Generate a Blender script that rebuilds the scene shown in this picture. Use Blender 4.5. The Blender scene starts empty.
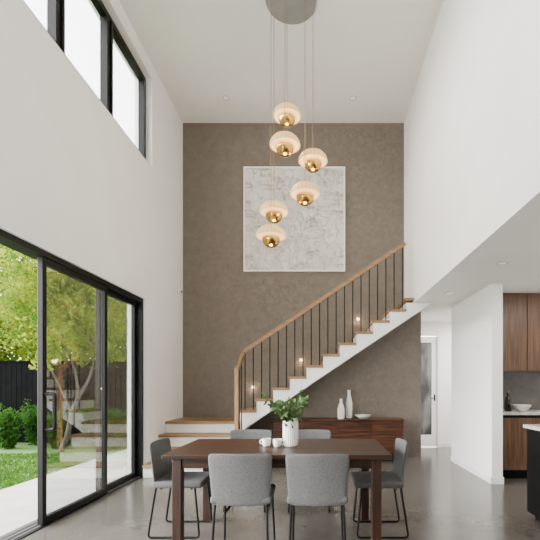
import bpy, bmesh, math, random
from mathutils import Vector, Matrix
random.seed(7)
C = bpy.context.scene.collection
F = 411.0; VX = 320.0; VY = 386.0; EYE = 1.25
def PX(px, Y): return (px-VX)*Y/F
def PZ(py, Y): return EYE+(VY-py)*Y/F
PI = math.pi

# ------------------------------------------------------------------ materials
def lin(h):
    h = h.lstrip('#'); out = []
    for i in (0, 2, 4):
        c = int(h[i:i+2], 16)/255
        out.append(c/12.92 if c <= .04045 else ((c+.055)/1.055)**2.4)
    return (*out, 1)
def base(name):
    m = bpy.data.materials.new(name); m.use_nodes = True
    nt = m.node_tree; b = nt.nodes['Principled BSDF']
    return m, nt, b
def N(nt, t, **kw):
    n = nt.nodes.new(t)
    for k, v in kw.items(): setattr(n, k, v)
    return n
def coords(nt, scale=(1,1,1)):
    tc = N(nt, 'ShaderNodeTexCoord'); mp = N(nt, 'ShaderNodeMapping')
    mp.inputs['Scale'].default_value = scale
    nt.links.new(tc.outputs['Object'], mp.inputs['Vector'])
    return mp.outputs['Vector']
def mixed(name, c1, c2, rough=.5, metal=0, nscale=4, stretch=(1,1,1), detail=4, bump=0, bscale=60, lo=.35, hi=.65, rough2=None, spec=None, coat=0):
    m, nt, b = base(name); L = nt.links.new
    v = coords(nt, stretch)
    n = N(nt, 'ShaderNodeTexNoise'); n.inputs['Scale'].default_value = nscale; n.inputs['Detail'].default_value = detail
    L(v, n.inputs['Vector'])
    r = N(nt, 'ShaderNodeValToRGB'); r.color_ramp.elements[0].position = lo; r.color_ramp.elements[1].position = hi
    r.color_ramp.elements[0].color = lin(c1); r.color_ramp.elements[1].color = lin(c2)
    L(n.outputs['Fac'], r.inputs['Fac']); L(r.outputs['Color'], b.inputs['Base Color'])
    b.inputs['Roughness'].default_value = rough; b.inputs['Metallic'].default_value = metal
    if spec is not None: b.inputs['Specular IOR Level'].default_value = spec
    if coat: b.inputs['Coat Weight'].default_value = coat
    if rough2 is not None:
        mr = N(nt, 'ShaderNodeMapRange'); mr.inputs['To Min'].default_value = rough; mr.inputs['To Max'].default_value = rough2
        L(n.outputs['Fac'], mr.inputs['Value']); L(mr.outputs['Result'], b.inputs['Roughness'])
    if bump:
        n2 = N(nt, 'ShaderNodeTexNoise'); n2.inputs['Scale'].default_value = bscale; n2.inputs['Detail'].default_value = 3
        L(v, n2.inputs['Vector'])
        bp = N(nt, 'ShaderNodeBump'); bp.inputs['Strength'].default_value = bump; bp.inputs['Distance'].default_value = .01
        L(n2.outputs['Fac'], bp.inputs['Height']); L(bp.outputs['Normal'], b.inputs['Normal'])
    return m
def wood(name, c1, c2, axis='X', rough=.4, coat=0, spec=None, lo=.3, hi=.7):
    st = {'X': (1.2, 22, 22), 'Y': (22, 1.2, 22), 'Z': (22, 22, 1.2)}[axis]
    return mixed(name, c1, c2, rough, 0, 1.6, st, 7, .12, 4, lo, hi, coat=coat, spec=spec)
def emit(name, col, strength):
    m, nt, b = base(name)
    b.inputs['Base Color'].default_value = col; b.inputs['Emission Color'].default_value = col
    b.inputs['Emission Strength'].default_value = strength; b.inputs['Roughness'].default_value = .35
    return m
M = {}
M['white'] = mixed('white_plaster', 'EFEEEC', 'F4F3F1', .8, nscale=1.5, bump=.05, bscale=90)
M['ceil'] = mixed('ceiling_paint', 'EFEDE9', 'F3F1ED', .85, nscale=1.2)
M['whitepaint'] = mixed('white_satin_paint', 'EEEDEA', 'F2F1EE', .45, nscale=2)
M['stairpaint'] = mixed('warm_white_stair_paint', 'E2DDD5', 'E8E3DB', .5, nscale=2)
M['black'] = mixed('black_aluminium', '050506', '090A0A', .45, nscale=8, spec=.25)
M['blackmetal'] = mixed('black_steel', '030304', '070708', .5, 0, nscale=10, spec=.2)
M['oak'] = wood('oak_x', '785838', '9A774F', 'X', .45)
M['oakY'] = wood('oak_y', '785838', '9A774F', 'Y', .45)
M['oakZ'] = wood('oak_z', '785838', '9A774F', 'Z', .45)
M['walnut'] = wood('walnut_x', '180D07', '3E2414', 'X', .40, 0, .28, .36, .66)
M['walnutZ'] = wood('walnut_z', '180D07', '362013', 'Z', .45, 0, .3)
M['sidewood'] = wood('sideboard_walnut_x', '27140C', '573422', 'X', .45, 0, .3, .38, .62)
M['gap'] = mixed('painted_gap_shade', '100806', '160C09', .9, nscale=5)  # near-black colour painting the shade between sideboard doors
M['cabwood'] = wood('cabinet_veneer_z', '4E3627', '6E4F38', 'Z', .45, lo=.36, hi=.64)
M['fabric'] = mixed('grey_woven_fabric', '505051', '666667', .95, nscale=170, detail=3, bump=.3, bscale=260, spec=.15)
M['fence'] = mixed('charcoal_fence_paint', '040405', '08090A', .9, nscale=6, spec=.05)
M['patio'] = mixed('pale_patio_concrete', '94918C', 'A3A09B', .8, nscale=3, bump=.08)
M['lawn'] = mixed('lawn_soil', '2F4E14', '3F621C', .95, nscale=5)
M['bark'] = mixed('tree_bark', '2F2822', '50483F', .9, nscale=9, stretch=(2,2,.5), bump=.4, bscale=20)
M['stem'] = mixed('green_stem', '3F4B25', '57622F', .7, nscale=10)
M['ceramic'] = mixed('matt_white_ceramic', 'E0DCD6', 'E8E5E0', .55, nscale=6)
M['gold'] = mixed('polished_brass', 'BE8E44', 'D0A55C', .2, 1.0, nscale=4)
M['steel'] = mixed('satin_grey_metal', '868584', '908F8D', .45, 0, nscale=5)
M['ring'] = mixed('pale_grey_trim', 'B4B3B0', 'BCBBB8', .5, 0, nscale=5)
M['stone'] = mixed('grey_stone_splashback', '54514C', '66625C', .35, nscale=5, detail=8)
M['worktop'] = mixed('pale_stone_worktop', 'B0ACA5', 'D0CDC7', .25, nscale=14, detail=8)
M['isltop'] = mixed('speckled_stone_worktop', '85817B', 'CFCCC6', .25, nscale=60, detail=4)
M['cord'] = mixed('cord_brass', '8A7350', '9C8560', .4, .4, nscale=4)
M['glassjar'] = mixed('smoked_glass', '14120F', '221F1A', .12, nscale=3)
M['lens'] = emit('warm_led_lens', (1, .78, .5, 1), 4)
M['lensoff'] = emit('downlight_lens', (.9, .88, .84, 1), .4)
M['diffuser'] = emit('warm_pendant_diffuser', (1, .64, .28, 1), 2.0)

def mat_plaster():
    m, nt, b = base('taupe_textured_plaster'); L = nt.links.new
    v = coords(nt)
    n0 = N(nt, 'ShaderNodeTexNoise'); n0.inputs['Scale'].default_value = 4.6; n0.inputs['Detail'].default_value = 9; n0.inputs['Roughness'].default_value = .72; L(v, n0.inputs['Vector'])
    ad = N(nt, 'ShaderNodeMix', data_type='RGBA', blend_type='ADD'); ad.inputs['Factor'].default_value = .6
    L(v, ad.inputs['A']); L(n0.outputs['Color'], ad.inputs['B'])
    vo = N(nt, 'ShaderNodeTexVoronoi', feature='DISTANCE_TO_EDGE'); vo.inputs['Scale'].default_value = 8
    L(ad.outputs['Result'], vo.inputs['Vector'])
    r2 = N(nt, 'ShaderNodeValToRGB'); r2.color_ramp.elements[0].position = 0; r2.color_ramp.elements[1].position = .05
    r2.color_ramp.elements[0].color = (.22,.22,.22,1); r2.color_ramp.elements[1].color = (0,0,0,1)
    L(vo.outputs['Distance'], r2.inputs['Fac'])
    r = N(nt, 'ShaderNodeValToRGB'); r.color_ramp.elements[0].position = .33; r.color_ramp.elements[1].position = .69
    r.color_ramp.elements[0].color = lin('665C52'); r.color_ramp.elements[1].color = lin('796F64')
    n1 = N(nt, 'ShaderNodeTexNoise'); n1.inputs['Scale'].default_value = 6.5; n1.inputs['Detail'].default_value = 13; n1.inputs['Roughness'].default_value = .8
    L(v, n1.inputs['Vector']); L(n1.outputs['Fac'], r.inputs['Fac'])
    mx = N(nt, 'ShaderNodeMix', data_type='RGBA'); L(r2.outputs['Color'], mx.inputs['Factor'])
    L(r.outputs['Color'], mx.inputs['A']); mx.inputs['B'].default_value = lin('998F83')
    L(mx.outputs['Result'], b.inputs['Base Color']); b.inputs['Roughness'].default_value = .65
    hs = N(nt, 'ShaderNodeMath', operation='ADD'); L(n1.outputs['Fac'], hs.inputs[0]); L(r2.outputs['Color'], hs.inputs[1])
    bp = N(nt, 'ShaderNodeBump'); bp.inputs['Strength'].default_value = .6; bp.inputs['Distance'].default_value = .019
    L(hs.outputs[0], bp.inputs['Height']); L(bp.outputs['Normal'], b.inputs['Normal'])
    return m
M['plaster'] = mat_plaster()

def mat_floor():
    m, nt, b = base('polished_concrete'); L = nt.links.new
    v = coords(nt)
    n = N(nt, 'ShaderNodeTexNoise'); n.inputs['Scale'].default_value = 2.4; n.inputs['Detail'].default_value = 12; n.inputs['Roughness'].default_value = .78
    L(v, n.inputs['Vector'])
    r = N(nt, 'ShaderNodeValToRGB'); r.color_ramp.elements[0].position = .26; r.color_ramp.elements[1].position = .74
    r.color_ramp.elements[0].color = lin('4B4743'); r.color_ramp.elements[1].color = lin('635F59')
    L(n.outputs['Fac'], r.inputs['Fac']); L(r.outputs['Color'], b.inputs['Base Color'])
    mr = N(nt, 'ShaderNodeMapRange'); mr.inputs['To Min'].default_value = .15; mr.inputs['To Max'].default_value = .24
    L(n.outputs['Fac'], mr.inputs['Value']); L(mr.outputs['Result'], b.inputs['Roughness'])
    return m
M['floor'] = mat_floor()

def mat_art():
    m, nt, b = base('abstract_plaster_painting'); L = nt.links.new
    v = coords(nt)
    def streak(sc, s, d=6, off=(0,0,0)):
        mp = N(nt, 'ShaderNodeMapping'); mp.inputs['Scale'].default_value = sc; mp.inputs['Location'].default_value = off; L(v, mp.inputs['Vector'])
        n = N(nt, 'ShaderNodeTexNoise'); n.inputs['Scale'].default_value = s; n.inputs['Detail'].default_value = d; n.inputs['Roughness'].default_value = .72
        L(mp.outputs['Vector'], n.inputs['Vector']); return n
    a = streak((1, 1, 5), 2.6); c = streak((5, 1, 1), 2.2, 6, (3,1,2)); g = streak((1, 1, 1), 5.0, 10)
    wp = N(nt, 'ShaderNodeMix', data_type='RGBA', blend_type='ADD'); wp.inputs['Factor'].default_value = .12
    L(v, wp.inputs['A']); L(g.outputs['Color'], wp.inputs['B'])
    mpb = N(nt, 'ShaderNodeMapping'); mpb.inputs['Scale'].default_value = (1, .01, 1.35); L(wp.outputs['Result'], mpb.inputs['Vector'])
    vo = N(nt, 'ShaderNodeTexVoronoi', distance='CHEBYCHEV'); vo.inputs['Scale'].default_value = 3.0; L(mpb.outputs['Vector'], vo.inputs['Vector'])
    bw = N(nt, 'ShaderNodeRGBToBW'); L(vo.outputs['Color'], bw.inputs[0])
    mxs = N(nt, 'ShaderNodeMix', data_type='FLOAT'); gt = N(nt, 'ShaderNodeMath', operation='GREATER_THAN'); gt.inputs[1].default_value = .5
    L(bw.outputs[0], gt.inputs[0]); L(gt.outputs[0], mxs.inputs['Factor']); L(a.outputs['Fac'], mxs.inputs['A']); L(c.outputs['Fac'], mxs.inputs['B'])
    m2 = N(nt, 'ShaderNodeMath', operation='MULTIPLY'); L(bw.outputs[0], m2.inputs[0]); m2.inputs[1].default_value = .24
    m3 = N(nt, 'ShaderNodeMath', operation='MULTIPLY'); L(g.outputs['Fac'], m3.inputs[0]); m3.inputs[1].default_value = .5
    ad = N(nt, 'ShaderNodeMath', operation='ADD'); L(mxs.outputs[0], ad.inputs[0]); L(m2.outputs[0], ad.inputs[1])
    ad2 = N(nt, 'ShaderNodeMath', operation='ADD'); L(ad.outputs[0], ad2.inputs[0]); L(m3.outputs[0], ad2.inputs[1])
    r = N(nt, 'ShaderNodeValToRGB'); e = r.color_ramp.elements
    e[0].position = .66; e[0].color = lin('98928A'); e[1].position = 1.0; e[1].color = lin('E0DDD7')
    x = e.new(.75); x.color = lin('B9B4AC'); y = e.new(.84); y.color = lin('D2CEC7')
    L(ad2.outputs[0], r.inputs['Fac'])
    w2 = N(nt, 'ShaderNodeMix', data_type='RGBA', blend_type='ADD'); w2.inputs['Factor'].default_value = .4
    L(v, w2.inputs['A']); L(g.outputs['Color'], w2.inputs['B'])
    v2 = N(nt, 'ShaderNodeTexVoronoi', feature='DISTANCE_TO_EDGE'); v2.inputs['Scale'].default_value = 5.5; L(w2.outputs['Result'], v2.inputs['Vector'])
    r2 = N(nt, 'ShaderNodeValToRGB'); r2.color_ramp.elements[0].position = 0; r2.color_ramp.elements[1].position = .025
    r2.color_ramp.elements[0].color = (1,1,1,1); r2.color_ramp.elements[1].color = (0,0,0,1); L(v2.outputs['Distance'], r2.inputs['Fac'])
    mk = N(nt, 'ShaderNodeMapRange'); mk.inputs['From Min'].default_value = .42; mk.inputs['From Max'].default_value = .62; mk.inputs['To Max'].default_value = .5
    L(c.outputs['Fac'], mk.inputs['Value'])
    mm = N(nt, 'ShaderNodeMath', operation='MULTIPLY'); L(r2.outputs['Color'], mm.inputs[0]); L(mk.outputs['Result'], mm.inputs[1])
    mx = N(nt, 'ShaderNodeMix', data_type='RGBA'); L(mm.outputs[0], mx.inputs['Factor']); L(r.outputs['Color'], mx.inputs['A']); mx.inputs['B'].default_value = lin('827D77')
    L(mx.outputs['Result'], b.inputs['Base Color']); b.inputs['Roughness'].default_value = .8
    bp = N(nt, 'ShaderNodeBump'); bp.inputs['Strength'].default_value = .8; bp.inputs['Distance'].default_value = .035
    hs = N(nt, 'ShaderNodeMath', operation='SUBTRACT'); L(ad2.outputs[0], hs.inputs[0]); L(mm.outputs[0], hs.inputs[1])
    L(hs.outputs[0], bp.inputs['Height']); L(bp.outputs['Normal'], b.inputs['Normal'])
    return m
M['art'] = mat_art()

def mat_glass(name='clear_glass', tint=(.92,.94,.93,1), power=2.1):
    m, nt, b = base(name); L = nt.links.new
    nt.nodes.remove(b); out = nt.nodes['Material Output']
    t = N(nt, 'ShaderNodeBsdfTransparent'); t.inputs['Color'].default_value = tint
    g = N(nt, 'ShaderNodeBsdfGlossy'); g.inputs['Roughness'].default_value = .01
    f = N(nt, 'ShaderNodeLayerWeight'); f.inputs['Blend'].default_value = .5
    pw = N(nt, 'ShaderNodeMath', operation='POWER'); L(f.outputs['Facing'], pw.inputs[0]); pw.inputs[1].default_value = power
    mr = N(nt, 'ShaderNodeMapRange'); mr.inputs['To Min'].default_value = .05; mr.inputs['To Max'].default_value = 1.0; L(pw.outputs[0], mr.inputs['Value'])
    mx = N(nt, 'ShaderNodeMixShader'); L(mr.outputs['Result'], mx.inputs[0]); L(t.outputs[0], mx.inputs[1]); L(g.outputs[0], mx.inputs[2])
    L(mx.outputs[0], out.inputs['Surface']); return m
M['glass'] = mat_glass()
M['highglass'] = mat_glass('clear_high_glass', (.98,.98,.98,1), 4.0)
def mat_leaf(name, c1, c2, sc=3.0, trans=.5, c3=None):
    m, nt, b = base(name); L = nt.links.new
    nt.nodes.remove(b); out = nt.nodes['Material Output']
    v = coords(nt); n = N(nt, 'ShaderNodeTexNoise'); n.inputs['Scale'].default_value = sc; n.inputs['Detail'].default_value = 3; L(v, n.inputs['Vector'])
    r = N(nt, 'ShaderNodeValToRGB'); r.color_ramp.elements[0].position = .35; r.color_ramp.elements[1].position = .62
    r.color_ramp.elements[0].color = lin(c1); r.color_ramp.elements[1].color = lin(c2); L(n.outputs['Fac'], r.inputs['Fac'])
    if c3:
        z = r.color_ramp.elements.new(.74); z.color = lin(c3)
    d = N(nt, 'ShaderNodeBsdfPrincipled'); d.inputs['Roughness'].default_value = .7; d.inputs['Specular IOR Level'].default_value = .15; L(r.outputs['Color'], d.inputs['Base Color'])
    t = N(nt, 'ShaderNodeBsdfTranslucent'); L(r.outputs['Color'], t.inputs['Color'])
    mx = N(nt, 'ShaderNodeMixShader'); mx.inputs[0].default_value = trans
    L(d.outputs[0], mx.inputs[1]); L(t.outputs[0], mx.inputs[2]); L(mx.outputs[0], out.inputs['Surface']); return m
M['leafA'] = mat_leaf('yellow_green_leaves', '385A13', '869229', 2.0, .5, '85562A')
M['leafB'] = mat_leaf('mid_green_leaves', '16360E', '375F1D')
M['leafC'] = mat_leaf('olive_leaves', '2E4327', '5D7245', 14, .25)
M['grass'] = mat_leaf('grass_blades', '2F4F14', '43661B', 4)
def mat_shade():
    m, nt, b = base('glowing_cream_glass'); L = nt.links.new
    tc = N(nt, 'ShaderNodeTexCoord'); sp = N(nt, 'ShaderNodeSeparateXYZ'); L(tc.outputs['Object'], sp.inputs[0])
    mr = N(nt, 'ShaderNodeMapRange'); mr.inputs['From Min'].default_value = -.02; mr.inputs['From Max'].default_value = .12
    L(sp.outputs['Z'], mr.inputs['Value'])
    r = N(nt, 'ShaderNodeValToRGB'); e = r.color_ramp.elements
    e[0].color = (1, .60, .22, 1); e[1].color = (.55, .36, .15, 1); x = e.new(.35); x.color = (1, .65, .26, 1); y = e.new(.7); y.color = (.82, .54, .22, 1)
    L(mr.outputs['Result'], r.inputs['Fac'])
    at = N(nt, 'ShaderNodeMath', operation='ARCTAN2'); L(sp.outputs['Y'], at.inputs[0]); L(sp.outputs['X'], at.inputs[1])
    m1 = N(nt, 'ShaderNodeMath', operation='MULTIPLY'); L(at.outputs[0], m1.inputs[0]); m1.inputs[1].default_value = 24
    cs = N(nt, 'ShaderNodeMath', operation='COSINE'); L(m1.outputs[0], cs.inputs[0])
    mr2 = N(nt, 'ShaderNodeMapRange'); mr2.inputs['From Min'].default_value = -1; mr2.inputs['To Min'].default_value = 1.1; mr2.inputs['To Max'].default_value = 1.7
    L(cs.outputs[0], mr2.inputs['Value'])
    b.inputs['Base Color'].default_value = lin('7A653A'); b.inputs['Roughness'].default_value = .4; b.inputs['Specular IOR Level'].default_value = .3
    L(r.outputs['Color'], b.inputs['Emission Color']); L(mr2.outputs['Result'], b.inputs['Emission Strength'])
    return m
M['shade'] = mat_shade()
def mat_frost():
    m, nt, b = base('hall_door_glass')
    b.inputs['Roughness'].default_value = .05
    L = nt.links.new; v = coords(nt, (1.6, 1, .6)); n = N(nt, 'ShaderNodeTexNoise'); n.inputs['Scale'].default_value = 2.2; n.inputs['Detail'].default_value = 2; L(v, n.inputs['Vector'])
    r = N(nt, 'ShaderNodeValToRGB'); r.color_ramp.elements[0].position = .42; r.color_ramp.elements[1].position = .6
    r.color_ramp.elements[0].color = lin('303332'); r.color_ramp.elements[1].color = lin('7D807E'); L(n.outputs['Fac'], r.inputs['Fac']); L(r.outputs['Color'], b.inputs['Base Color'])
    return m
M['frost'] = mat_frost()

# ------------------------------------------------------------------ mesh helpers
def box(bm, x0, x1, y0, y1, z0, z1, bev=0, seg=2):
    vs = [bm.verts.new(p) for p in ((x0,y0,z0),(x1,y0,z0),(x1,y1,z0),(x0,y1,z0),(x0,y0,z1),(x1,y0,z1),(x1,y1,z1),(x0,y1,z1))]
    fs = [bm.faces.new([vs[i] for i in f]) for f in ((0,3,2,1),(4,5,6,7),(0,1,5,4),(1,2,6,5),(2,3,7,6),(3,0,4,7))]
    if bev:
        es = list({e for f in fs for e in f.edges})
        bmesh.ops.bevel(bm, geom=es, offset=bev, segments=seg, affect='EDGES', profile=.5)
def prism(bm, poly, a0, a1, axis='Y'):
    def mk(p, a):
        return (p[0], a, p[1]) if axis == 'Y' else ((a, p[0], p[1]) if axis == 'X' else (p[0], p[1], a))
    A = [bm.verts.new(mk(p, a0)) for p in poly]; B = [bm.verts.new(mk(p, a1)) for p in poly]
    n = len(poly)
    bm.faces.new(A); bm.faces.new(B[::-1])
    for i in range(n): bm.faces.new((A[i], B[i], B[(i+1)%n], A[(i+1)%n]))
    bmesh.ops.recalc_face_normals(bm, faces=bm.faces[:])
def tube(bm, pts, r, seg=8, r1=None):
    pts = [Vector(p) for p in pts]; n = len(pts); rings = []
    prev = None
    for i, p in enumerate(pts):
        t = (pts[min(i+1, n-1)]-pts[max(i-1, 0)]).normalized()
        if prev is None:
            u = t.orthogonal().normalized()
        else:
            u = (prev-t*prev.dot(t)).normalized()
        prev = u; w = t.cross(u)
        rr = r if r1 is None else r+(r1-r)*i/(n-1)
        rings.append([bm.verts.new(p+(u*math.cos(2*PI*k/seg)+w*math.sin(2*PI*k/seg))*rr) for k in range(seg)])
    for a, b in zip(rings, rings[1:]):
        for k in range(seg): bm.faces.new((a[k], a[(k+1)%seg], b[(k+1)%seg], b[k]))
    bm.faces.new(rings[0][::-1]); bm.faces.new(rings[-1])
def fillet(pts, r, n=5):
    pts = [Vector(p) for p in pts]; out = [pts[0]]
    for i in range(1, len(pts)-1):
        a, b, c = pts[i-1], pts[i], pts[i+1]
        p = b+(a-b).normalized()*r; q = b+(c-b).normalized()*r
        for k in range(n+1):
            t = k/n; out.append(p*(1-t)**2+b*2*t*(1-t)+q*t*t)
    out.append(pts[-1]); return out
def lathe(bm, prof, seg=32, c=(0,0,0), ribs=0, amp=0):
    rings = []
    for (r, z) in prof:
        if r < 1e-5: rings.append([bm.verts.new((c[0], c[1], c[2]+z))]); continue
        ring = []
        for k in range(seg):
            a = 2*PI*k/seg; rr = r*(1+(amp*math.cos(ribs*a) if ribs else 0))
            ring.append(bm.verts.new((c[0]+rr*math.cos(a), c[1]+rr*math.sin(a), c[2]+z)))
        rings.append(ring)
    for a, b in zip(rings, rings[1:]):
        if len(a) == 1 and len(b) == 1: continue
        for k in range(seg):
            k2 = (k+1) % seg
            if len(a) == 1: bm.faces.new((a[0], b[k2], b[k]))
            elif len(b) == 1: bm.faces.new((a[k], a[k2], b[0]))
            else: bm.faces.new((a[k], a[k2], b[k2], b[k]))
    bmesh.ops.recalc_face_normals(bm, faces=bm.faces[:])
def leaf(bm, p, d, up, l, w):
    d = d.normalized(); s = d.cross(up)
    if s.length < 1e-3: s = d.orthogonal()
    s.normalize(); nrm = s.cross(d)
    a = bm.verts.new(p); e = bm.verts.new(p+d*l-nrm*l*.12)
    b = bm.verts.new(p+d*l*.45+s*w/2+nrm*w*.1); c = bm.verts.new(p+d*l*.45-s*w/2+nrm*w*.1)
    bm.faces.new((a, b, e)); bm.faces.new((a, e, c))
def broad_leaf(bm, p, d, up, l, w):
    d = d.normalized(); s = d.cross(up)
    if s.length < 1e-3: s = d.orthogonal()
    s.normalize(); nrm = s.cross(d)
    mid = [bm.verts.new(p+d*l*t-nrm*l*.22*t*t) for t in (0, .3, .6, 1)]
    def side(q):
        return [bm.verts.new(p+d*l*t+s*q*w/2*k+nrm*(w*.12-l*.22*t*t)) for t, k in ((.22, .8), (.5, 1), (.8, .6))]
    for q in (1, -1):
        e = side(q)
        for f in ((mid[0], e[0], mid[1]), (mid[1], e[0], e[1], mid[2]), (mid[2], e[1], e[2], mid[3])): bm.faces.new(f if q == 1 else f[::-1])
def rdir():
    z = random.uniform(-1, 1); a = random.uniform(0, 2*PI); s = math.sqrt(1-z*z)
    return Vector((s*math.cos(a), s*math.sin(a), z))
def rootloc(o):
    v = Vector((0,0,0))
    while o is not None:
        v += o.location; o = o.parent
    return v
def obj(name, bm, mat, parent=None, smooth=False, local=False):
    if parent is not None and not local:
        bmesh.ops.translate(bm, verts=bm.verts[:], vec=-rootloc(parent))
    me = bpy.data.meshes.new(name); bm.to_mesh(me); bm.free()
    me.materials.append(M[mat] if isinstance(mat, str) else mat)
    if smooth:
        for p in me.polygons: p.use_smooth = True
        me.set_sharp_from_angle(angle=math.radians(40))
    o = bpy.data.objects.new(name, me); C.objects.link(o)
    if parent is not None: o.parent = parent
    return o
def tag(o, label, cat, group=None, kind=None):
    o['label'] = label; o['category'] = cat
    if group: o['group'] = group
    if kind: o['kind'] = kind
    return o
def thing(name, label, cat, loc=(0,0,0), rz=0, group=None):
    o = bpy.data.objects.new(name, None); C.objects.link(o); o.empty_display_size = .1
    o.location = loc; o.rotation_euler = (0,0,rz); return tag(o, label, cat, group)
def struct(name, bm, mat, parent=None):
    o = obj(name, bm, mat, parent)
    if parent is None: o['kind'] = 'structure'
    return o
def sroot(name, loc=(0,0,0)):
    o = bpy.data.objects.new(name, None); C.objects.link(o); o.location = loc; o['kind'] = 'structure'; return o
def bx(*a, **k):
    bm = bmesh.new(); box(bm, *a, **k); return bm
def dup(root, loc, rz, label):
    r = root.copy(); C.objects.link(r); r.location = loc; r.rotation_euler = (0,0,rz); r['label'] = label
    for ch in list(root.children):
        c = ch.copy(); C.objects.link(c); c.parent = r
        for g in ch.children:
            d = g.copy(); C.objects.link(d); d.parent = c
    return r

# ------------------------------------------------------------------ room shell
XL = -2.41; XLo = -2.66; D = 7.22; H = 5.87; XR = 1.476; HC = 2.555; Y0 = -2.4; YH = 8.4; XK = 4.6; XB = 1.775
struct('floor', bx(XLo, XK, Y0, YH+.15, -.15, 0), 'floor')
DY0, DY1, DZ = -1.2, 5.68, 2.45
WY0, WY1, WZ0, WZ1 = -1.2, 5.90, 4.38, 5.66  # door and window openings lengthened out of view to admit more daylight
bm = bmesh.new()
box(bm, XLo, XL, Y0, DY0, 0, DZ); box(bm, XLo, XL, DY1, D, 0, DZ)
box(bm, XLo, XL, Y0, D, DZ, WZ0)
box(bm, XLo, XL, Y0, WY0, WZ0, WZ1); box(bm, XLo, XL, WY1, D, WZ0, WZ1)
box(bm, XLo, XL, Y0, D, WZ1, H)
struct('wall_left', bm, 'white')
bm = bmesh.new(); prism(bm, [(XLo,0),(XB,0),(XB,HC),(XR,HC),(XR,H),(XLo,H)], D, D+.15); struct('wall_back', bm, 'plaster')
struct('wall_right', bx(XR, XR+.15, Y0, D+.15, HC, H), 'white')
struct('wall_front_light_block', bx(XLo, XK, Y0-.15, Y0, 0, 5.3), 'white')  # unseen wall added behind the camera to shape daylight, open above
struct('ceiling', bx(XLo, XR+.15, Y0, D+.15, H, H+.2), 'ceil')
struct('ceiling_low', bx(XR+.15, XK, Y0, YH+.15, HC, HC+.2), 'ceil')
struct('wall_hall_left', bx(XB-.15, XB, D+.15, YH, 0, HC), 'white')
bm = bmesh.new(); box(bm, XB-.15, 1.70, YH, YH+.15, 0, HC); box(bm, 1.70, 2.44, YH, YH+.15, 2.30, HC); box(bm, 2.44, XK, YH, YH+.15, 0, HC)
struct('wall_hall_end', bm, 'white')
struct('wall_kitchen_side', bx(2.19, 2.33, 5.24, 6.85, 0, HC), 'white')
struct('wall_kitchen_back', bx(2.33, XK, 6.12, 6.27, 0, HC), 'white')
struct('wall_kitchen_right', bx(XK, XK+.15, Y0, YH+.15, 0, HC+.2), 'white')
bm = bmesh.new(); box(bm, 2.178, 2.19, 5.228, 6.85, 0, .09, .003); box(bm, 2.178, 2.342, 5.228, 5.24, 0, .09, .003); struct('baseboard_kitchen', bm, 'whitepaint')
struct('baseboard_hall', bx(2.52, 4.5, YH-.014, YH, 0, .09, bev=.003), 'whitepaint')

# sliding glass door (left)
door = sroot('door_1', (XL-.14, 3.5, 0))
bm = bmesh.new()
fx0, fx1 = XL-.18, XL-.03
box(bm, fx0, fx1, DY0, DY1, DZ-.05, DZ); box(bm, fx0, fx1, DY1-.045, DY1, 0, DZ-.05); box(bm, fx0, fx1, DY0, DY0+.045, 0, DZ-.05)
box(bm, fx0, fx1, DY0, DY1, 0, .010)
obj('outer_frame', bm, 'black', door)
for tx0 in (XL-.072, XL-.132):
    obj('track', bx(tx0, tx0+.006, DY0+.05, DY1-.05, .010, .0148), 'steel', door)
def door_panel(xa, xb, y0, y1, hnd):
    bm = bmesh.new(); s = .055; zt = DZ-.055; zb = .015
    box(bm, xa, xb, y0, y0+s, zb, zt, .004); box(bm, xa, xb, y1-s, y1, zb, zt, .004)
    box(bm, xa, xb, y0+s, y1-s, zt-s, zt); box(bm, xa, xb, y0+s, y1-s, zb, zb+.06)
    p = obj('sliding_panel', bm, 'black', door)
    xm = (xa+xb)/2
    obj('pane', bx(xm-.004, xm+.004, y0+s-.005, y1-s+.005, zb+.055, zt-s+.005), 'glass', p)
    if hnd:
        bm = bmesh.new(); tube(bm, fillet([(xb, y0+.03, .86), (xb+.085, y0+.03, .86), (xb+.085, y0+.03, 1.18), (xb, y0+.03, 1.18)], .025), .016)
        obj('handle', bm, 'blackmetal', p, True)
door_panel(XL-.095, XL-.045, 3.64, 4.75, True)
door_panel(XL-.155, XL-.105, 4.695, DY1-.047, False)
# clerestory windows
win = sroot('window_1', (XL-.14, 3.7, WZ0))
bm = bmesh.new(); wx0, wx1 = XL-.17, XL-.09
box(bm, wx0, wx1, WY0, WY1, WZ1-.06, WZ1); box(bm, wx0, wx1, WY0, WY1, WZ0, WZ0+.06)
mull = [WY0+.03, -.15, .88, 1.90, 2.92, 3.93, 4.86, WY1-.03]
for y in mull: box(bm, wx0, wx1, y-.03, y+.03, WZ0+.06, WZ1-.06)
obj('outer_frame', bm, 'black', win)
for a, b in zip(mull, mull[1:]):
    bm = bmesh.new(); s = .04; ya, yb = a+.03, b-.03; za, zb = WZ0+.06, WZ1-.06; xa, xb = wx0+.015, wx1+.02
    box(bm, xa, xb, ya, ya+s, za, zb); box(bm, xa, xb, yb-s, yb, za, zb); box(bm, xa, xb, ya+s, yb-s, za, za+s); box(bm, xa, xb, ya+s, yb-s, zb-s, zb)
    sa = obj('window_sash', bm, 'black', win)
    obj('pane', bx(XL-.134, XL-.126, ya+s-.005, yb-s+.005, za+s-.005, zb-s+.005), 'highglass', sa)
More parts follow.
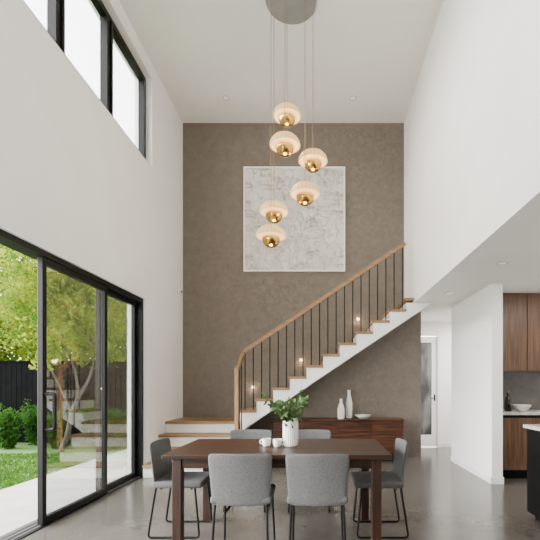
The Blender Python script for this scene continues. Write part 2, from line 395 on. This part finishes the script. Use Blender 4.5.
# hall door
d2 = sroot('door_2', (2.08, YH, 0))
bm = bmesh.new(); box(bm, 1.73, 1.78, YH-.02, YH+.1, 0, 2.30); box(bm, 2.40, 2.50, YH-.02, YH-.001, 0, 2.36); box(bm, 2.40, 2.438, YH, YH+.1, 0, 2.298)
box(bm, 1.83, 2.40, YH-.02, YH-.001, 2.27, 2.36); obj('casing', bm, 'whitepaint', d2)
bm = bmesh.new(); box(bm, 1.785, 1.88, YH+.02, YH+.06, .01, 2.26); box(bm, 2.29, 2.395, YH+.02, YH+.06, .01, 2.26); box(bm, 1.88, 2.29, YH+.02, YH+.06, .01, .25); box(bm, 1.88, 2.29, YH+.02, YH+.06, 2.14, 2.26)
leafp = obj('door_leaf', bm, 'whitepaint', d2)
obj('pane', bx(1.875, 2.295, YH+.035, YH+.045, .245, 2.145), 'frost', leafp)
bm = bmesh.new(); tube(bm, fillet([(2.345, YH+.02, 1.0), (2.345, YH-.035, 1.0), (2.25, YH-.035, 1.0)], .015), .010); box(bm, 2.33, 2.36, YH+.012, YH+.02, .94, 1.08); obj('handle', bm, 'blackmetal', leafp, True)

# ------------------------------------------------------------------ staircase
RS, G, ZL, SX, SY = .175, .26, .70, -1.25, 6.4
stair = thing('staircase', 'white staircase with oak treads, oak handrail and thin black balusters', 'staircase', (SX, SY, 0))
xl = XL+.004; yb = D-.006
poly = []
for k in range(1, 5):
    yf = SY-.27*(4-k); poly += [(yf, RS*(k-1)-(.04 if k > 1 else 0)), (yf, RS*k-.04)]
poly += [(yb, ZL-.04), (yb, 0)]
bm = bmesh.new(); prism(bm, poly, xl, SX, 'X'); obj('lower_flight_base', bm, 'stairpaint', stair)
for k in range(1, 4):
    yf = SY-.27*(4-k); obj('tread', bx(xl, SX+.01, yf-.025, yf+.27, RS*k-.04, RS*k, bev=.004), 'oak', stair)
obj('landing', bx(xl, SX+.0, SY-.025, yb, ZL-.04, ZL, bev=.004), 'oak', stair)
NT = 11; poly = [(SX+.001, .52)]
for i in range(NT):
    x0 = SX+.001+i*G; x1 = min(SX+(i+1)*G, XR-.004); zt = ZL+RS*(i+1)-.04
    poly.append((x0, min(zt, HC-.006))); poly.append((x1, min(zt, HC-.006)))
slope = RS/G
zs = lambda x: ZL+RS-.34+(x-SX)*slope
xend = SX+(HC-.006-(ZL+RS-.34))/slope
poly += [(xend, HC-.006), (SX+.12, zs(SX+.12))]
bm = bmesh.new(); prism(bm, poly, SY+.02, yb); obj('stringer', bm, 'whitepaint', stair)
for i in range(NT):
    x0 = SX+i*G; x1 = min(x0+G, XR-.004); zt = ZL+RS*(i+1)
    obj('tread', bx(x0-.02, x1-.001, SY, yb, zt-.04, zt, bev=.004), 'oakY', stair)
rail = stair
RY = SY+.05; RX = SX+.05; RZ0 = 1.78
rz = lambda x: RZ0+(x-RX)*slope
def beam(bm, a, b, w, h):
    a = Vector(a); b = Vector(b); t = (b-a).normalized(); s = t.cross(Vector((0,0,1))).normalized(); u = s.cross(t)
    vs = []
    for p in (a, b):
        for (i, j) in ((-1,-1),(1,-1),(1,1),(-1,1)): vs.append(bm.verts.new(p+s*w/2*i+u*h/2*j))
    for f in ((0,1,2,3),(7,6,5,4),(0,4,5,1),(1,5,6,2),(2,6,7,3),(3,7,4,0)): bm.faces.new([vs[i] for i in f])
    bmesh.ops.recalc_face_normals(bm, faces=bm.faces[:])
    bmesh.ops.bevel(bm, geom=bm.edges[:], offset=.006, segments=2, affect='EDGES')
bm = bmesh.new(); beam(bm, (RX-.02, RY, RZ0-.012), (XR-.14, RY, rz(XR-.14)), .05, .06); obj('handrail', bm, 'oak', rail)
YN = SY-.47; ZN = RZ0-.47*RS/.27
bm = bmesh.new(); beam(bm, (RX, RY+.02, RZ0), (RX, YN, ZN), .05, .06); obj('handrail', bm, 'oakY', rail)
obj('newel_post', bx(RX-.028, RX+.028, YN-.028, YN+.028, RS*2, ZN+.03, bev=.005), 'oakZ', rail)
for i in range(NT-1):
    for fr in (.28, .78):
        x = SX+(i+fr)*G
        if x > XR-.14: continue
        bm = bmesh.new(); tube(bm, [(x, RY, ZL+RS*(i+1)), (x, RY, rz(x)-.02)], .0085, 8); obj('baluster', bm, 'blackmetal', rail, True)
for y in (SY-.28, SY-.12):
    zt = RS*3 if y > SY-.27 else RS*2
    bm = bmesh.new(); tube(bm, [(RX, y, zt), (RX, y, RZ0-(RY-y)*RS/.27-.02)], .0085, 8); obj('baluster', bm, 'blackmetal', rail, True)

# step lights
for (px, py, lab) in ((253, 387, 'small warm step light lowest on the taupe wall behind the balusters'), (301, 360, 'small warm step light halfway up the stair on the taupe wall'), (358, 319, 'small warm step light highest up the stair on the taupe wall')):
    x = PX(px, D); z = PZ(py, D)
    t = thing('step_light', lab, 'wall light', (x, D, z), group='step lights along the stair')
    bm = bmesh.new(); box(bm, x-.026, x+.026, D-.012, D-.001, z-.026, z+.026, .004); obj('bezel', bm, 'whitepaint', t)
    obj('lens', bx(x-.016, x+.016, D-.016, D-.0125, z-.016, z+.016), 'lens', t)
    ld = bpy.data.lights.new('step_glow', 'POINT'); ld.energy = 1.0; ld.color = (1, .7, .4); ld.shadow_soft_size = .03
    lo = bpy.data.objects.new('bulb', ld); C.objects.link(lo); lo.parent = t; lo.location = (0, -.07, -.03)

t = thing('wall_sensor', 'small white sensor box on the left wall near the back corner', 'sensor', (XL, 7.05, 2.87))
obj('housing', bx(XL, XL+.035, 7.0, 7.1, 2.84, 2.92, bev=.008), 'whitepaint', t); obj('lens', bx(XL+.0351, XL+.04, 7.02, 7.08, 2.855, 2.885, bev=.002), 'black', t)

ax0, ax1 = PX(244, D), PX(345, D); az0, az1 = PZ(272, D), PZ(168, D)
art = thing('wall_art', 'large square white and grey abstract painting hanging on the taupe wall', 'painting', ((ax0+ax1)/2, D, az0))
obj('canvas', bx(ax0+.02, ax1-.02, D-.035, D-.002, az0+.02, az1-.02), 'art', art)
bm = bmesh.new(); f = .024
box(bm, ax0, ax0+f, D-.05, D-.002, az0, az1); box(bm, ax1-f, ax1, D-.05, D-.002, az0, az1); box(bm, ax0+f, ax1-f, D-.05, D-.002, az0, az0+f); box(bm, ax0+f, ax1-f, D-.05, D-.002, az1-f, az1)
obj('frame', bm, 'whitepaint', art)

# ------------------------------------------------------------------ pendants
cc = (-.345, 4.9)
can = thing('ceiling_canopy', 'round grey ceiling canopy carrying the six pendant cords', 'ceiling canopy', (cc[0], cc[1], H))
bm = bmesh.new(); lathe(bm, [(0, H), (.300, H), (.305, H-.01), (.305, H-.04), (.298, H-.05), (0, H-.05)], 64, (cc[0], cc[1], 0)); obj('plate', bm, 'steel', can, True)
pend = [(287, 116, 5.15, 'highest of the six brass and cream glass pendants'), (285, 145, 4.75, 'second highest brass and cream pendant, directly below the topmost one'),
        (313, 161, 5.0, 'brass and cream glass pendant hanging farthest right of the cluster'), (305, 194, 4.80, 'brass and cream pendant fourth from the top, in front of the painting centre'),
        (274, 212, 5.03, 'brass and cream pendant just above the lowest one'), (271, 236, 4.83, 'lowest of the six brass and cream glass pendants')]
for i, (px, py, Y, lab) in enumerate(pend):
    x = PX(px, Y); z = PZ(py, Y)
    if i == 0:
        p0 = thing('pendant_lamp', lab, 'pendant light', (0,0,0), group='pendants hanging from the ceiling canopy')
        bm = bmesh.new(); lathe(bm, [(.028,.118),(.06,.114),(.095,.103),(.127,.084),(.152,.058),(.169,.028),(.176,.001),(.176,-.010),(.168,-.015),(.162,-.008)], 192, ribs=24, amp=.008)
        obj('glass_shade', bm, 'shade', p0, True)
        bm = bmesh.new(); lathe(bm, [(.161,-.008),(.12,-.006),(.07,-.004),(0,-.004)], 48); obj('diffuser', bm, 'diffuser', p0, True)
        bm = bmesh.new(); lathe(bm, [(0,-.005),(.06,-.005),(.06,-.018),(.102,-.021),(.106,-.028),(.103,-.050),(.093,-.079),(.076,-.104),(.052,-.122),(.026,-.131),(0,-.134)], 48); obj('brass_cup', bm, 'gold', p0, True)
        bm = bmesh.new(); lathe(bm, [(0,.150),(.012,.150),(.016,.140),(.03,.130),(.034,.116),(0,.114)], 24); obj('brass_cap', bm, 'gold', p0, True)
        p = p0; p.location = (x, Y, z)
    else:
        p = p0.copy(); C.objects.link(p); p.location = (x, Y, z); p['label'] = lab
        for ch in list(p0.children):
            if ch.name.startswith('cord') or ch.type == 'LIGHT': continue
            c = ch.copy(); C.objects.link(c); c.parent = p
    bm = bmesh.new(); tube(bm, [(0,0,.148), (0,0,H-.048-z)], .0035, 6); obj('cord', bm, 'cord', p, True, local=True)
    ld = bpy.data.lights.new('pendant_glow', 'POINT'); ld.energy = 6; ld.color = (1, .75, .48); ld.shadow_soft_size = .06
    lo = bpy.data.objects.new('bulb', ld); C.objects.link(lo); lo.parent = p; lo.location = (0, 0, -.26)

def downlight(x, y, z, lab):
    t = thing('downlight', lab, 'downlight', (x, y, z), group='recessed ceiling downlights')
    bm = bmesh.new(); lathe(bm, [(.042,0),(.054,0),(.054,-.005),(.042,-.005),(.042,0)], 28, (x, y, z)); obj('trim_ring', bm, 'ring', t, True)
    bm = bmesh.new(); lathe(bm, [(0,-.001),(.041,-.001),(.041,-.003),(0,-.003)], 24, (x, y, z)); obj('lens', bm, 'lensoff', t)
yq = (H-EYE)*F/(VY-98)
downlight(PX(226, yq), yq, H, 'left recessed downlight in the high white ceiling'); downlight(PX(353, yq), yq, H, 'right recessed downlight in the high white ceiling')
yq = (HC-EYE)*F/(VY-263); downlight(PX(502, yq), yq, HC, 'recessed downlight in the low ceiling nearer the kitchen')
yq = (HC-EYE)*F/(VY-293); downlight(PX(449, yq), yq, HC, 'recessed downlight in the low ceiling near the hallway')

# ------------------------------------------------------------------ dining table
TX0, TX1, TY0, TY1, TZ = -1.155, .522, 2.98, 3.90, .75
tab = thing('dining_table', 'long dark walnut dining table with square legs', 'table', ((TX0+TX1)/2, (TY0+TY1)/2, 0))
obj('tabletop', bx(TX0, TX1, TY0, TY1, TZ-.035, TZ, bev=.005), 'walnut', tab)
ia = .07; iy = .03; lw = .070
for sx in (0, 1):
    for sy in (0, 1):
        x0 = TX0+ia if sx == 0 else TX1-ia-lw; y0 = TY0+iy if sy == 0 else TY1-iy-lw
        obj('leg', bx(x0, x0+lw, y0, y0+lw, 0, TZ-.035, bev=.005), 'walnutZ', tab)
xa, xb, ya, ybk = TX0+ia, TX1-ia, TY0+iy, TY1-iy
obj('apron', bx(xa+lw, xb-lw, ya+.012, ya+.034, TZ-.105, TZ-.035), 'walnut', tab); obj('apron', bx(xa+lw, xb-lw, ybk-.034, ybk-.012, TZ-.105, TZ-.035), 'walnut', tab)
obj('apron', bx(xa+.012, xa+.034, ya+lw, ybk-lw, TZ-.105, TZ-.035), 'walnutZ', tab); obj('apron', bx(xb-.034, xb-.012, ya+lw, ybk-lw, TZ-.105, TZ-.035), 'walnutZ', tab)

# ------------------------------------------------------------------ chairs
def make_chair(label):
    t = thing('dining_chair', label, 'chair', (0,0,0), group='chairs around the dining table')
    bm = bmesh.new(); box(bm, -.218, .218, -.185, .225, .412, .470, .022, 4)
    for v in bm.verts:
        k = max(0, (v.co.y-.02)/.205); v.co.x *= 1-.06*k*k
        if v.co.z > .44: v.co.z -= .012*(1-(v.co.x/.22)**2)*.6
    obj('seat', bm, 'fabric', t, True, True)
    bm = bmesh.new(); nu, nv = 18, 16; g = []
    for layer in (0, 1):
        rows = []
        for j in range(nv+1):
            v = j/nv; row = []
            for i in range(nu+1):
                u = -1+2*i/nu
                w = .204+.026*v
                z = .402+.378*v
                cut = 0
                if v > .91:
                    q = (v-.91)/.09; cut = .017*(1-math.sqrt(max(0, 1-q*q)))
                if v < .09:
                    q = (.09-v)/.09; cut = .014*(1-math.sqrt(max(0, 1-q*q)))
                x = u*(w-cut); y = -.185-.030*v-.018*v*v+.036*u*u*(.6+.4*v)
                edge = 1-.3*max(abs(u)**16, (max(0, 2*v-1))**18)
                y += (-.0105 if layer == 0 else .0105)*edge
                z -= .004*abs(u)**3*v
                row.append(bm.verts.new((x, y, z)))
            rows.append(row)
        g.append(rows)
    for L_ in (0, 1):
        for j in range(nv):
            for i in range(nu):
                q = (g[L_][j][i], g[L_][j][i+1], g[L_][j+1][i+1], g[L_][j+1][i])
                bm.faces.new(q if L_ == 0 else q[::-1])
    a, b = g
    for i in range(nu):
        bm.faces.new((a[0][i+1], a[0][i], b[0][i], b[0][i+1])); bm.faces.new((a[nv][i], a[nv][i+1], b[nv][i+1], b[nv][i]))
    for j in range(nv):
        bm.faces.new((a[j][0], a[j+1][0], b[j+1][0], b[j][0])); bm.faces.new((a[j+1][nu], a[j][nu], b[j][nu], b[j+1][nu]))
    bmesh.ops.recalc_face_normals(bm, faces=bm.faces[:])
    o = obj('backrest', bm, 'fabric', t, True, True)
    md = o.modifiers.new('Subdivision', 'SUBSURF'); md.levels = 1; md.render_levels = 1
    for s in (-1, 1):
        bm = bmesh.new(); tube(bm, fillet([(s*.185,.16,.411), (s*.200,.20,.009), (s*.200,-.22,.009), (s*.185,-.16,.411)], .035), .009, 8); obj('sled_leg', bm, 'blackmetal', t, True, True)
    for yy in (.13, -.12):
        bm = bmesh.new(); tube(bm, [(-.185,yy,.403), (.185,yy,.403)], .008); obj('seat_rail', bm, 'blackmetal', t, True, True)
    return t
ch = make_chair('grey upholstered chair with its back to the camera, left of the near pair')
ch.location = (PX(239.5, 2.87), 3.085, 0)
dup(ch, (PX(317.5, 2.87), 3.085, 0), 0, 'grey upholstered chair with its back to the camera, right of the near pair')
dup(ch, (PX(251, 4.42), 4.22, 0), PI, 'grey chair on the far side of the table, nearer the stair newel')
dup(ch, (PX(310, 4.42), 4.22, 0), PI, 'grey chair on the far side of the table, nearer the sideboard vases')
dup(ch, (-1.19, 3.565, 0), -PI/2+.005, 'grey chair at the table end nearest the sliding glass door')
dup(ch, (.505, 3.565, 0), PI/2-.005, 'grey chair at the right end of the table')

# ------------------------------------------------------------------ table items
vy = 3.43; vx = PX(290.5, vy)
bm = bmesh.new(); lathe(bm, [(0,0),(.052,0),(.058,.006),(.061,.03),(.062,.10),(.062,.17),(.061,.205),(.057,.222),(.055,.235),(.049,.235),(.050,.20),(.053,.15),(.052,.03),(0,.02)], 120, (vx, vy, TZ), ribs=24, amp=.032)
tag(obj('ribbed_vase', bm, 'ceramic', None, True), 'ribbed white ceramic vase holding green branches on the dining table', 'vase')
pl = thing('leafy_branches', 'green leafy branches standing in the ribbed white vase', 'plant', (vx, vy, TZ+.03))
fol = bmesh.new()
for i in range(13):
    a = 2*PI*i/13+random.uniform(-.3, .3); out = random.uniform(.06, .23); hh = random.uniform(.34, .45)-out*.35
    pts = []
    for k in range(8):
        s = k/7; rr = .012+out*max(0, s-.35)/.65*s; pts.append(Vector((vx+rr*math.cos(a), vy+rr*math.sin(a), TZ+.03+hh*s)))
    bm = bmesh.new(); tube(bm, pts, .0028, 5, .0012); obj('stem', bm, 'stem', pl, True)
    for k in range(4, 8):
        for q in range(4 if k > 4 else 3):
            p = pts[k].lerp(pts[max(0, k-1)], random.random()*.9); dd = (rdir()+Vector((math.cos(a), math.sin(a), .4))*.8)
            broad_leaf(fol, p, dd, rdir(), random.uniform(.045, .08), random.uniform(.025, .04))
obj('foliage', fol, 'leafC', pl)
for j, (px, py, lab) in enumerate(((266.5, 446, 'left of two small white cups beside the ribbed vase'), (277.5, 446.5, 'right of two small white cups, next to the ribbed vase'))):
    y = (EYE-TZ)*F/(py-VY); x = PX(px, y)
    t = thing('small_cup', lab, 'cup', (x, y, TZ), group='cups on the dining table')
    bm = bmesh.new(); lathe(bm, [(0,0),(.024,0),(.03,.006),(.036,.03),(.038,.062),(.035,.062),(.033,.03),(.026,.01),(0,.008)], 32, (x, y, TZ)); obj('cup_body', bm, 'ceramic', t, True)
    s = -1 if j == 0 else 1
    bm = bmesh.new(); tube(bm, fillet([(x+s*.033, y, TZ+.05), (x+s*.056, y, TZ+.05), (x+s*.052, y, TZ+.018), (x+s*.031, y, TZ+.018)], .012), .004, 6); obj('cup_handle', bm, 'ceramic', t, True)

# ------------------------------------------------------------------ sideboard
SBX0, SBX1, SBY0, SBY1, SBZ = -.78, 1.38, 6.77, 7.20, .70
sb = thing('sideboard', 'low walnut sideboard with plain doors under the staircase', 'sideboard', ((SBX0+SBX1)/2, 7.0, 0))
obj('carcass', bx(SBX0, SBX1, SBY0+.022, SBY1, .10, SBZ-.03), 'sidewood', sb)
obj('painted_gap_shade', bx(SBX0+.002, SBX1-.002, SBY0+.018, SBY0+.0215, .104, SBZ-.032), 'gap', sb)  # dark sheet behind the doors, added to paint shade into their gaps
obj('top', bx(SBX0-.01, SBX1+.01, SBY0-.01, SBY1, SBZ-.03, SBZ, bev=.004), 'sidewood', sb)
w = (SBX1-SBX0)/4
for i in range(4):
    x0 = SBX0+i*w
    obj('cabinet_door', bx(x0+.004, x0+w-.004, SBY0, SBY0+.0175, .108, SBZ-.042, bev=.002), 'sidewood', sb)
obj('plinth', bx(SBX0+.04, SBX1-.04, SBY0+.05, SBY1-.02, 0, .10), 'black', sb)
def vase(px, y, prof, lab, name):
    x = PX(px, y); bm = bmesh.new(); lathe(bm, prof, 40, (x, y, SBZ)); tag(obj(name, bm, 'ceramic', None, True), lab, 'vase', 'white vases on the sideboard')
vase(341, 6.88, [(0,0),(.048,0),(.056,.02),(.062,.10),(.058,.17),(.042,.23),(.022,.27),(.02,.32),(.026,.335),(.018,.335),(.014,.28),(0,.2)], 'shorter white bottle vase on the sideboard, left of the taller one', 'bottle_vase')
vase(349, 7.04, [(0,0),(.044,0),(.052,.02),(.058,.14),(.056,.26),(.041,.34),(.026,.39),(.024,.46),(.032,.48),(.022,.48),(.018,.40),(0,.3)], 'taller white bottle vase on the sideboard beside the shallow bowl', 'bottle_vase')
x = PX(363, 6.93); bm = bmesh.new(); lathe(bm, [(0,0),(.06,0),(.07,.008),(.11,.03),(.14,.065),(.134,.065),(.10,.035),(0,.018)], 48, (x, 6.93, SBZ))
tag(obj('shallow_bowl', bm, 'ceramic', None, True), 'shallow white bowl on the sideboard right of the two vases', 'bowl')

# ------------------------------------------------------------------ kitchen
KX = [2.335, 2.90, 3.50]
low = ['wood veneer base cabinet under the counter, beside the white wall end', 'wood veneer base cabinet under the counter, second from the white wall']
upp = ['wood veneer wall cabinet above the counter, beside the white wall end', 'wood veneer wall cabinet above the counter, second from the white wall']
for i in range(2):
    a, b = KX[i]+.002, KX[i+1]-.002
    t = thing('base_cabinet', low[i], 'cabinet', ((a+b)/2, 5.8, 0), group='kitchen base cabinets')
    obj('carcass', bx(a, b, 5.52, 6.11, .12, .86), 'cabwood', t); obj('toe_kick', bx(a, b, 5.57, 6.0, 0, .12), 'black', t)
    dd = obj('cabinet_door', bx(a+.002, b-.002, 5.498, 5.5195, .125, .82, bev=.002), 'cabwood', t)
    obj('finger_pull', bx(a+.002, b-.002, 5.51, 5.5195, .822, .858), 'black', t)
    t = thing('wall_cabinet', upp[i], 'cabinet', ((a+b)/2, 5.95, 1.47), group='kitchen wall cabinets')
    obj('carcass', bx(a, b, 5.77, 6.11, 1.47, HC-.004), 'cabwood', t); obj('cabinet_door', bx(a+.002, b-.002, 5.748, 5.7695, 1.46, HC-.008, bev=.002), 'cabwood', t)
tag(obj('kitchen_worktop', bx(2.335, 3.5, 5.48, 6.115, .862, .90, bev=.003), 'worktop'), 'pale stone worktop over the wood base cabinets', 'worktop')
tag(obj('splashback', bx(2.335, 3.5, 6.10, 6.118, .902, 1.468), 'stone'), 'dark grey stone splashback between worktop and wall cabinets', 'splashback')
x = PX(508, 5.7)
t = thing('oil_bottle', 'dark glass bottle on the worktop against the white wall end', 'bottle', (x, 5.7, .90))
bm = bmesh.new(); lathe(bm, [(0,0),(.042,0),(.047,.01),(.047,.15),(.038,.185),(.017,.205),(.015,.255),(0,.255)], 28, (x, 5.7, .90)); obj('bottle_body', bm, 'glassjar', t, True)
bm = bmesh.new(); lathe(bm, [(0,.2555),(.017,.2555),(.017,.285),(0,.285)], 20, (x, 5.7, .90)); obj('stopper', bm, 'oak', t, True)
x = PX(522, 5.68); bm = bmesh.new(); lathe(bm, [(0,0),(.05,0),(.056,.01),(.10,.05),(.118,.09),(.112,.09),(.09,.05),(0,.02)], 40, (x, 5.68, .90))
tag(obj('serving_bowl', bm, 'ceramic', None, True), 'white serving bowl on the kitchen worktop', 'bowl')
IX0, IX1, IY0, IY1 = 1.96, 3.7, 2.9, 3.92
isl = thing('kitchen_island', 'black panelled kitchen island at the right edge of the photo', 'kitchen island', (2.8, 3.4, 0))
obj('body', bx(IX0+.02, IX1, IY0+.02, IY1-.02, .06, .85), 'black', isl); obj('plinth', bx(IX0+.06, IX1-.06, IY0+.06, IY1-.06, 0, .06), 'blackmetal', isl)
obj('end_panel', bx(IX0+.004, IX0+.0195, IY0+.02, IY1-.02, .062, .845, bev=.002), 'black', isl)
tag(obj('island_worktop', bx(IX0-.02, IX1+.02, IY0-.01, IY1+.01, .852, .885, bev=.003), 'isltop'), 'speckled stone worktop on the black kitchen island', 'worktop')

# ------------------------------------------------------------------ garden
o = obj('patio', bx(-3.9, XLo-.002, -3, 9.2, -.12, -.02), 'patio'); o['kind'] = 'structure'
o = obj('lawn', bx(-30, -3.902, -3, 30, -.16, -.05), 'lawn'); o['kind'] = 'structure'
o = obj('ground', bx(-3.9, 12, 9.202, 30, -.16, -.05), 'lawn'); o['kind'] = 'structure'
tx = PX(66, 8.0)
bm = bmesh.new()
for i in range(14000):
    yy = random.uniform(4.0, 7.85); xx = yy*random.uniform(-1.05, -.45)
    if xx > -3.95: continue
    h = random.uniform(.03, .055); a = random.uniform(0, 2*PI); dx, dy = math.cos(a)*.011, math.sin(a)*.011
    bm.faces.new([bm.verts.new(p) for p in ((xx-dx, yy-dy, -.05), (xx+dx, yy+dy, -.05), (xx+random.uniform(-.03,.03), yy+random.uniform(-.03,.03), -.05+h))])
tag(obj('lawn_grass', bm, 'grass'), 'short bright green grass of the garden lawn', 'grass', kind='stuff')
FY = 9.45; FT = 1.80
fe = thing('garden_fence', 'charcoal vertical board fence at the back of the garden', 'fence', (-7, FY, -.05))
bm = bmesh.new(); xx = -12.0
while xx < -2.8:
    box(bm, xx, xx+.110, FY-.02, FY, -.05, FT); xx += .12
box(bm, -12, -2.8, FY+.001, FY+.04, .3, .39); box(bm, -12, -2.8, FY+.001, FY+.04, 1.5, 1.59); box(bm, -12, -2.8, FY+.001, FY+.02, .9, .99)
box(bm, -12, -2.8, FY-.04, FY+.03, FT, FT+.03)
obj('boards', bm, 'fence', fe)
for xx in (-11.9, -9.5, -7.1, -4.7, -2.9): obj('post', bx(xx, xx+.09, FY+.041, FY+.13, -.05, FT), 'fence', fe)
def tree(x, y, zc0, zc1, rad, nl, mat, lab, seed, limbs, ls=1.0, ncl=95):
    random.seed(seed)
    t = thing('garden_tree', lab, 'tree', (x, y, -.05), group='trees in the garden')
    bm = bmesh.new(); tips = []
    base_ = Vector((x, y, -.05))
    def smooth_path(P, n=14):
        P = [base_+Vector(p) for p in P]; out = []
        for s in range(n+1):
            f_ = s/n*(len(P)-1); i = min(int(f_), len(P)-2); u = f_-i
            p0_, p1_, p2_, p3_ = P[max(i-1,0)], P[i], P[i+1], P[min(i+2,len(P)-1)]
            out.append(.5*((2*p1_)+(p2_-p0_)*u+(2*p0_-5*p1_+4*p2_-p3_)*u*u+(3*p1_-p0_-3*p2_+p3_)*u**3))
        return out
    for q, (P, r0, r1) in enumerate(limbs):
        pts = smooth_path(P); tube(bm, pts, r0, 10, r1)
        if q:
            for k in range(7, 15, 2):
                e2 = pts[k]+rdir()*rad*random.uniform(.2,.4)+Vector((0,0,.35)); tube(bm, [pts[k], pts[k].lerp(e2,.5)+Vector((0,0,.06)), e2], r1*.8, 5, .005)
    obj('trunk', bm, 'bark', t, True)
    fo = bmesh.new(); cl = []
    cz = (zc0+zc1)/2; hz = (zc1-zc0)/2
    for k in range(ncl):
        d = rdir(); s = random.random()**.42; cl.append(Vector((x+d.x*rad*s*.92, y+d.y*rad*s*.92, cz+d.z*hz*s*.95)))
    for k in range(nl):
        c = random.choice(cl); p = c+rdir()*(random.random()**.6)*rad*.26
        leaf(fo, p, rdir()+Vector((0,0,-.35)), rdir(), random.uniform(.07,.12)*ls, random.uniform(.04,.065)*ls)
    obj('foliage', fo, mat, t)
tree(tx, 8.02, 1.45, 4.8, 1.35, 10500, 'leafA', 'yellow green tree with a curving forked trunk in front of the fence', 3,
     [([(-.12,0,0),(.02,0,.35),(.10,0,.75),(.24,0,1.1)], .052, .042), ([(.24,0,1.1),(.40,.1,1.5),(.55,.1,2.1),(.8,.1,3.0)], .034, .011), ([(.24,0,1.1),(.16,0,1.6),(-.05,0,2.2),(-.3,0,3.2)], .030, .011), ([(.10,0,.75),(-.15,.1,1.2),(-.40,.1,1.7),(-.75,.1,2.5)], .030, .011)], 1.05, 140)
genl = [([(0,0,0),(.05,0,.8),(0,.05,1.6),(.1,0,2.2)], .09, .07), ([(.1,0,2.2),(.5,.2,2.8),(.8,.2,3.6)], .05, .015), ([(.1,0,2.2),(-.4,-.1,2.9),(-.7,0,3.8)], .05, .015), ([(0,.05,1.6),(-.1,.5,2.6),(0,.7,3.6)], .045, .015)]
tree(PX(-2, 11.7), 11.7, .9, 5.8, 1.75, 14000, 'leafA', 'yellow green leafy tree behind the fence, seen through the open doorway', 5, genl, 1.35, 170)
tree(PX(118, 11.5), 11.5, .9, 5.2, 1.6, 11500, 'leafA', 'yellow green tree behind the fence, seen through the far glass panel', 6, genl, 1.35, 150)
tree(PX(68, 17.2), 17.2, .6, 7.2, 2.8, 13000, 'leafB', 'darker green tree farthest behind the fence', 9, genl, 2.0, 180)
def shrub(px, Y, r, h, lab, seed):
    random.seed(seed); x = PX(px, Y)
    t = thing('garden_shrub', lab, 'shrub', (x, Y, -.05), group='shrubs along the fence')
    tips = []
    bm = bmesh.new()
    for k in range(13):
        a = 2*PI*k/13+random.uniform(-.2,.2); rr = r*random.uniform(.3,.85); hh = h*random.uniform(.5,.95)
        e = Vector((x+math.cos(a)*rr, Y+math.sin(a)*rr, -.05+hh)); tips.append(e)
        tube(bm, [(x, Y, -.05), (x+math.cos(a)*rr*.4, Y+math.sin(a)*rr*.4, -.05+hh*.55), e], .01, 5, .004)
    obj('stems', bm, 'stem', t)
    fo = bmesh.new()
    for k in range(1800):
        e = random.choice(tips); s = random.uniform(.12, 1.0)
        p = Vector((x, Y, -.05)).lerp(e, s)+rdir()*.11; p.z = max(p.z, -.03)
        leaf(fo, p, Vector((e.x-x, e.y-Y, .25))*1.2+rdir()*.6, rdir(), random.uniform(.06,.12), random.uniform(.028,.055))
    obj('foliage', fo, 'leafB', t)
names = ['leftmost green shrub at the fence foot, seen through the open doorway', 'second shrub from the left at the fence foot', 'green shrub just left of the glass panel stile', 'green shrub seen at the left of the first glass panel', 'green shrub seen behind the middle of the first glass panel', 'green shrub seen through the far glass panel', 'rightmost green shrub, at the far door jamb']
for i, (px, r, h) in enumerate(((-13,.24,.95),(8,.21,.85),(36,.24,1.0),(59,.20,.8),(90,.23,.95),(113,.20,.85),(140,.21,1.1))):
    shrub(px, 8.5 if i % 2 else 9.06, r, h, names[i], 20+i)

# ------------------------------------------------------------------ light, world, camera
w = bpy.data.worlds.new('World'); bpy.context.scene.world = w; w.use_nodes = True
nt = w.node_tree; bg = nt.nodes['Background']
tc = N(nt, 'ShaderNodeTexCoord'); sp = N(nt, 'ShaderNodeSeparateXYZ'); nt.links.new(tc.outputs['Generated'], sp.inputs[0])
r = N(nt, 'ShaderNodeValToRGB'); r.color_ramp.elements[0].position = .0; r.color_ramp.elements[0].color = (1, .982, .955, 1); r.color_ramp.elements[1].position = .8; r.color_ramp.elements[1].color = (.94, .96, 1, 1)
nt.links.new(sp.outputs['Z'], r.inputs['Fac']); nt.links.new(r.outputs['Color'], bg.inputs['Color']); bg.inputs['Strength'].default_value = 11.5
def area(name, loc, rot, sx, sy, e, col=(1,1,1)):
    l = bpy.data.lights.new(name, 'AREA'); l.shape = 'RECTANGLE'; l.size = sx; l.size_y = sy; l.energy = e; l.color = col
    o = bpy.data.objects.new(name, l); C.objects.link(o); o.location = loc; o.rotation_euler = rot
sl = bpy.data.lights.new('soft_daylight_sun', 'SUN'); sl.energy = 16.0; sl.angle = math.radians(50); sl.color = (1, .965, .92)
so = bpy.data.objects.new('soft_daylight_sun', sl); C.objects.link(so)
so.rotation_euler = Vector((1.0, .15, -.42)).to_track_quat('-Z', 'Y').to_euler()
area('hall_fill_light', (3.3, 7.5, HC-.03), (0,0,0), .8, .8, 90, (1,.97,.93))  # added fill lamp, out of view, to brighten the hall
area('kitchen_fill_light', (3.1, 4.6, HC-.03), (0,0,0), .8, .8, 28, (1,.96,.9))  # unseen area lamp added to lift the kitchen side
cam = bpy.data.cameras.new('Camera'); co = bpy.data.objects.new('Camera', cam); C.objects.link(co)
co.location = (0, 0, EYE); co.rotation_euler = (PI/2, 0, 0)
cam.sensor_width = 36; cam.lens = F/540*36; cam.shift_x = -(VX-270)/540; cam.shift_y = (VY-270)/540; cam.clip_start = .05
bpy.context.scene.camera = co
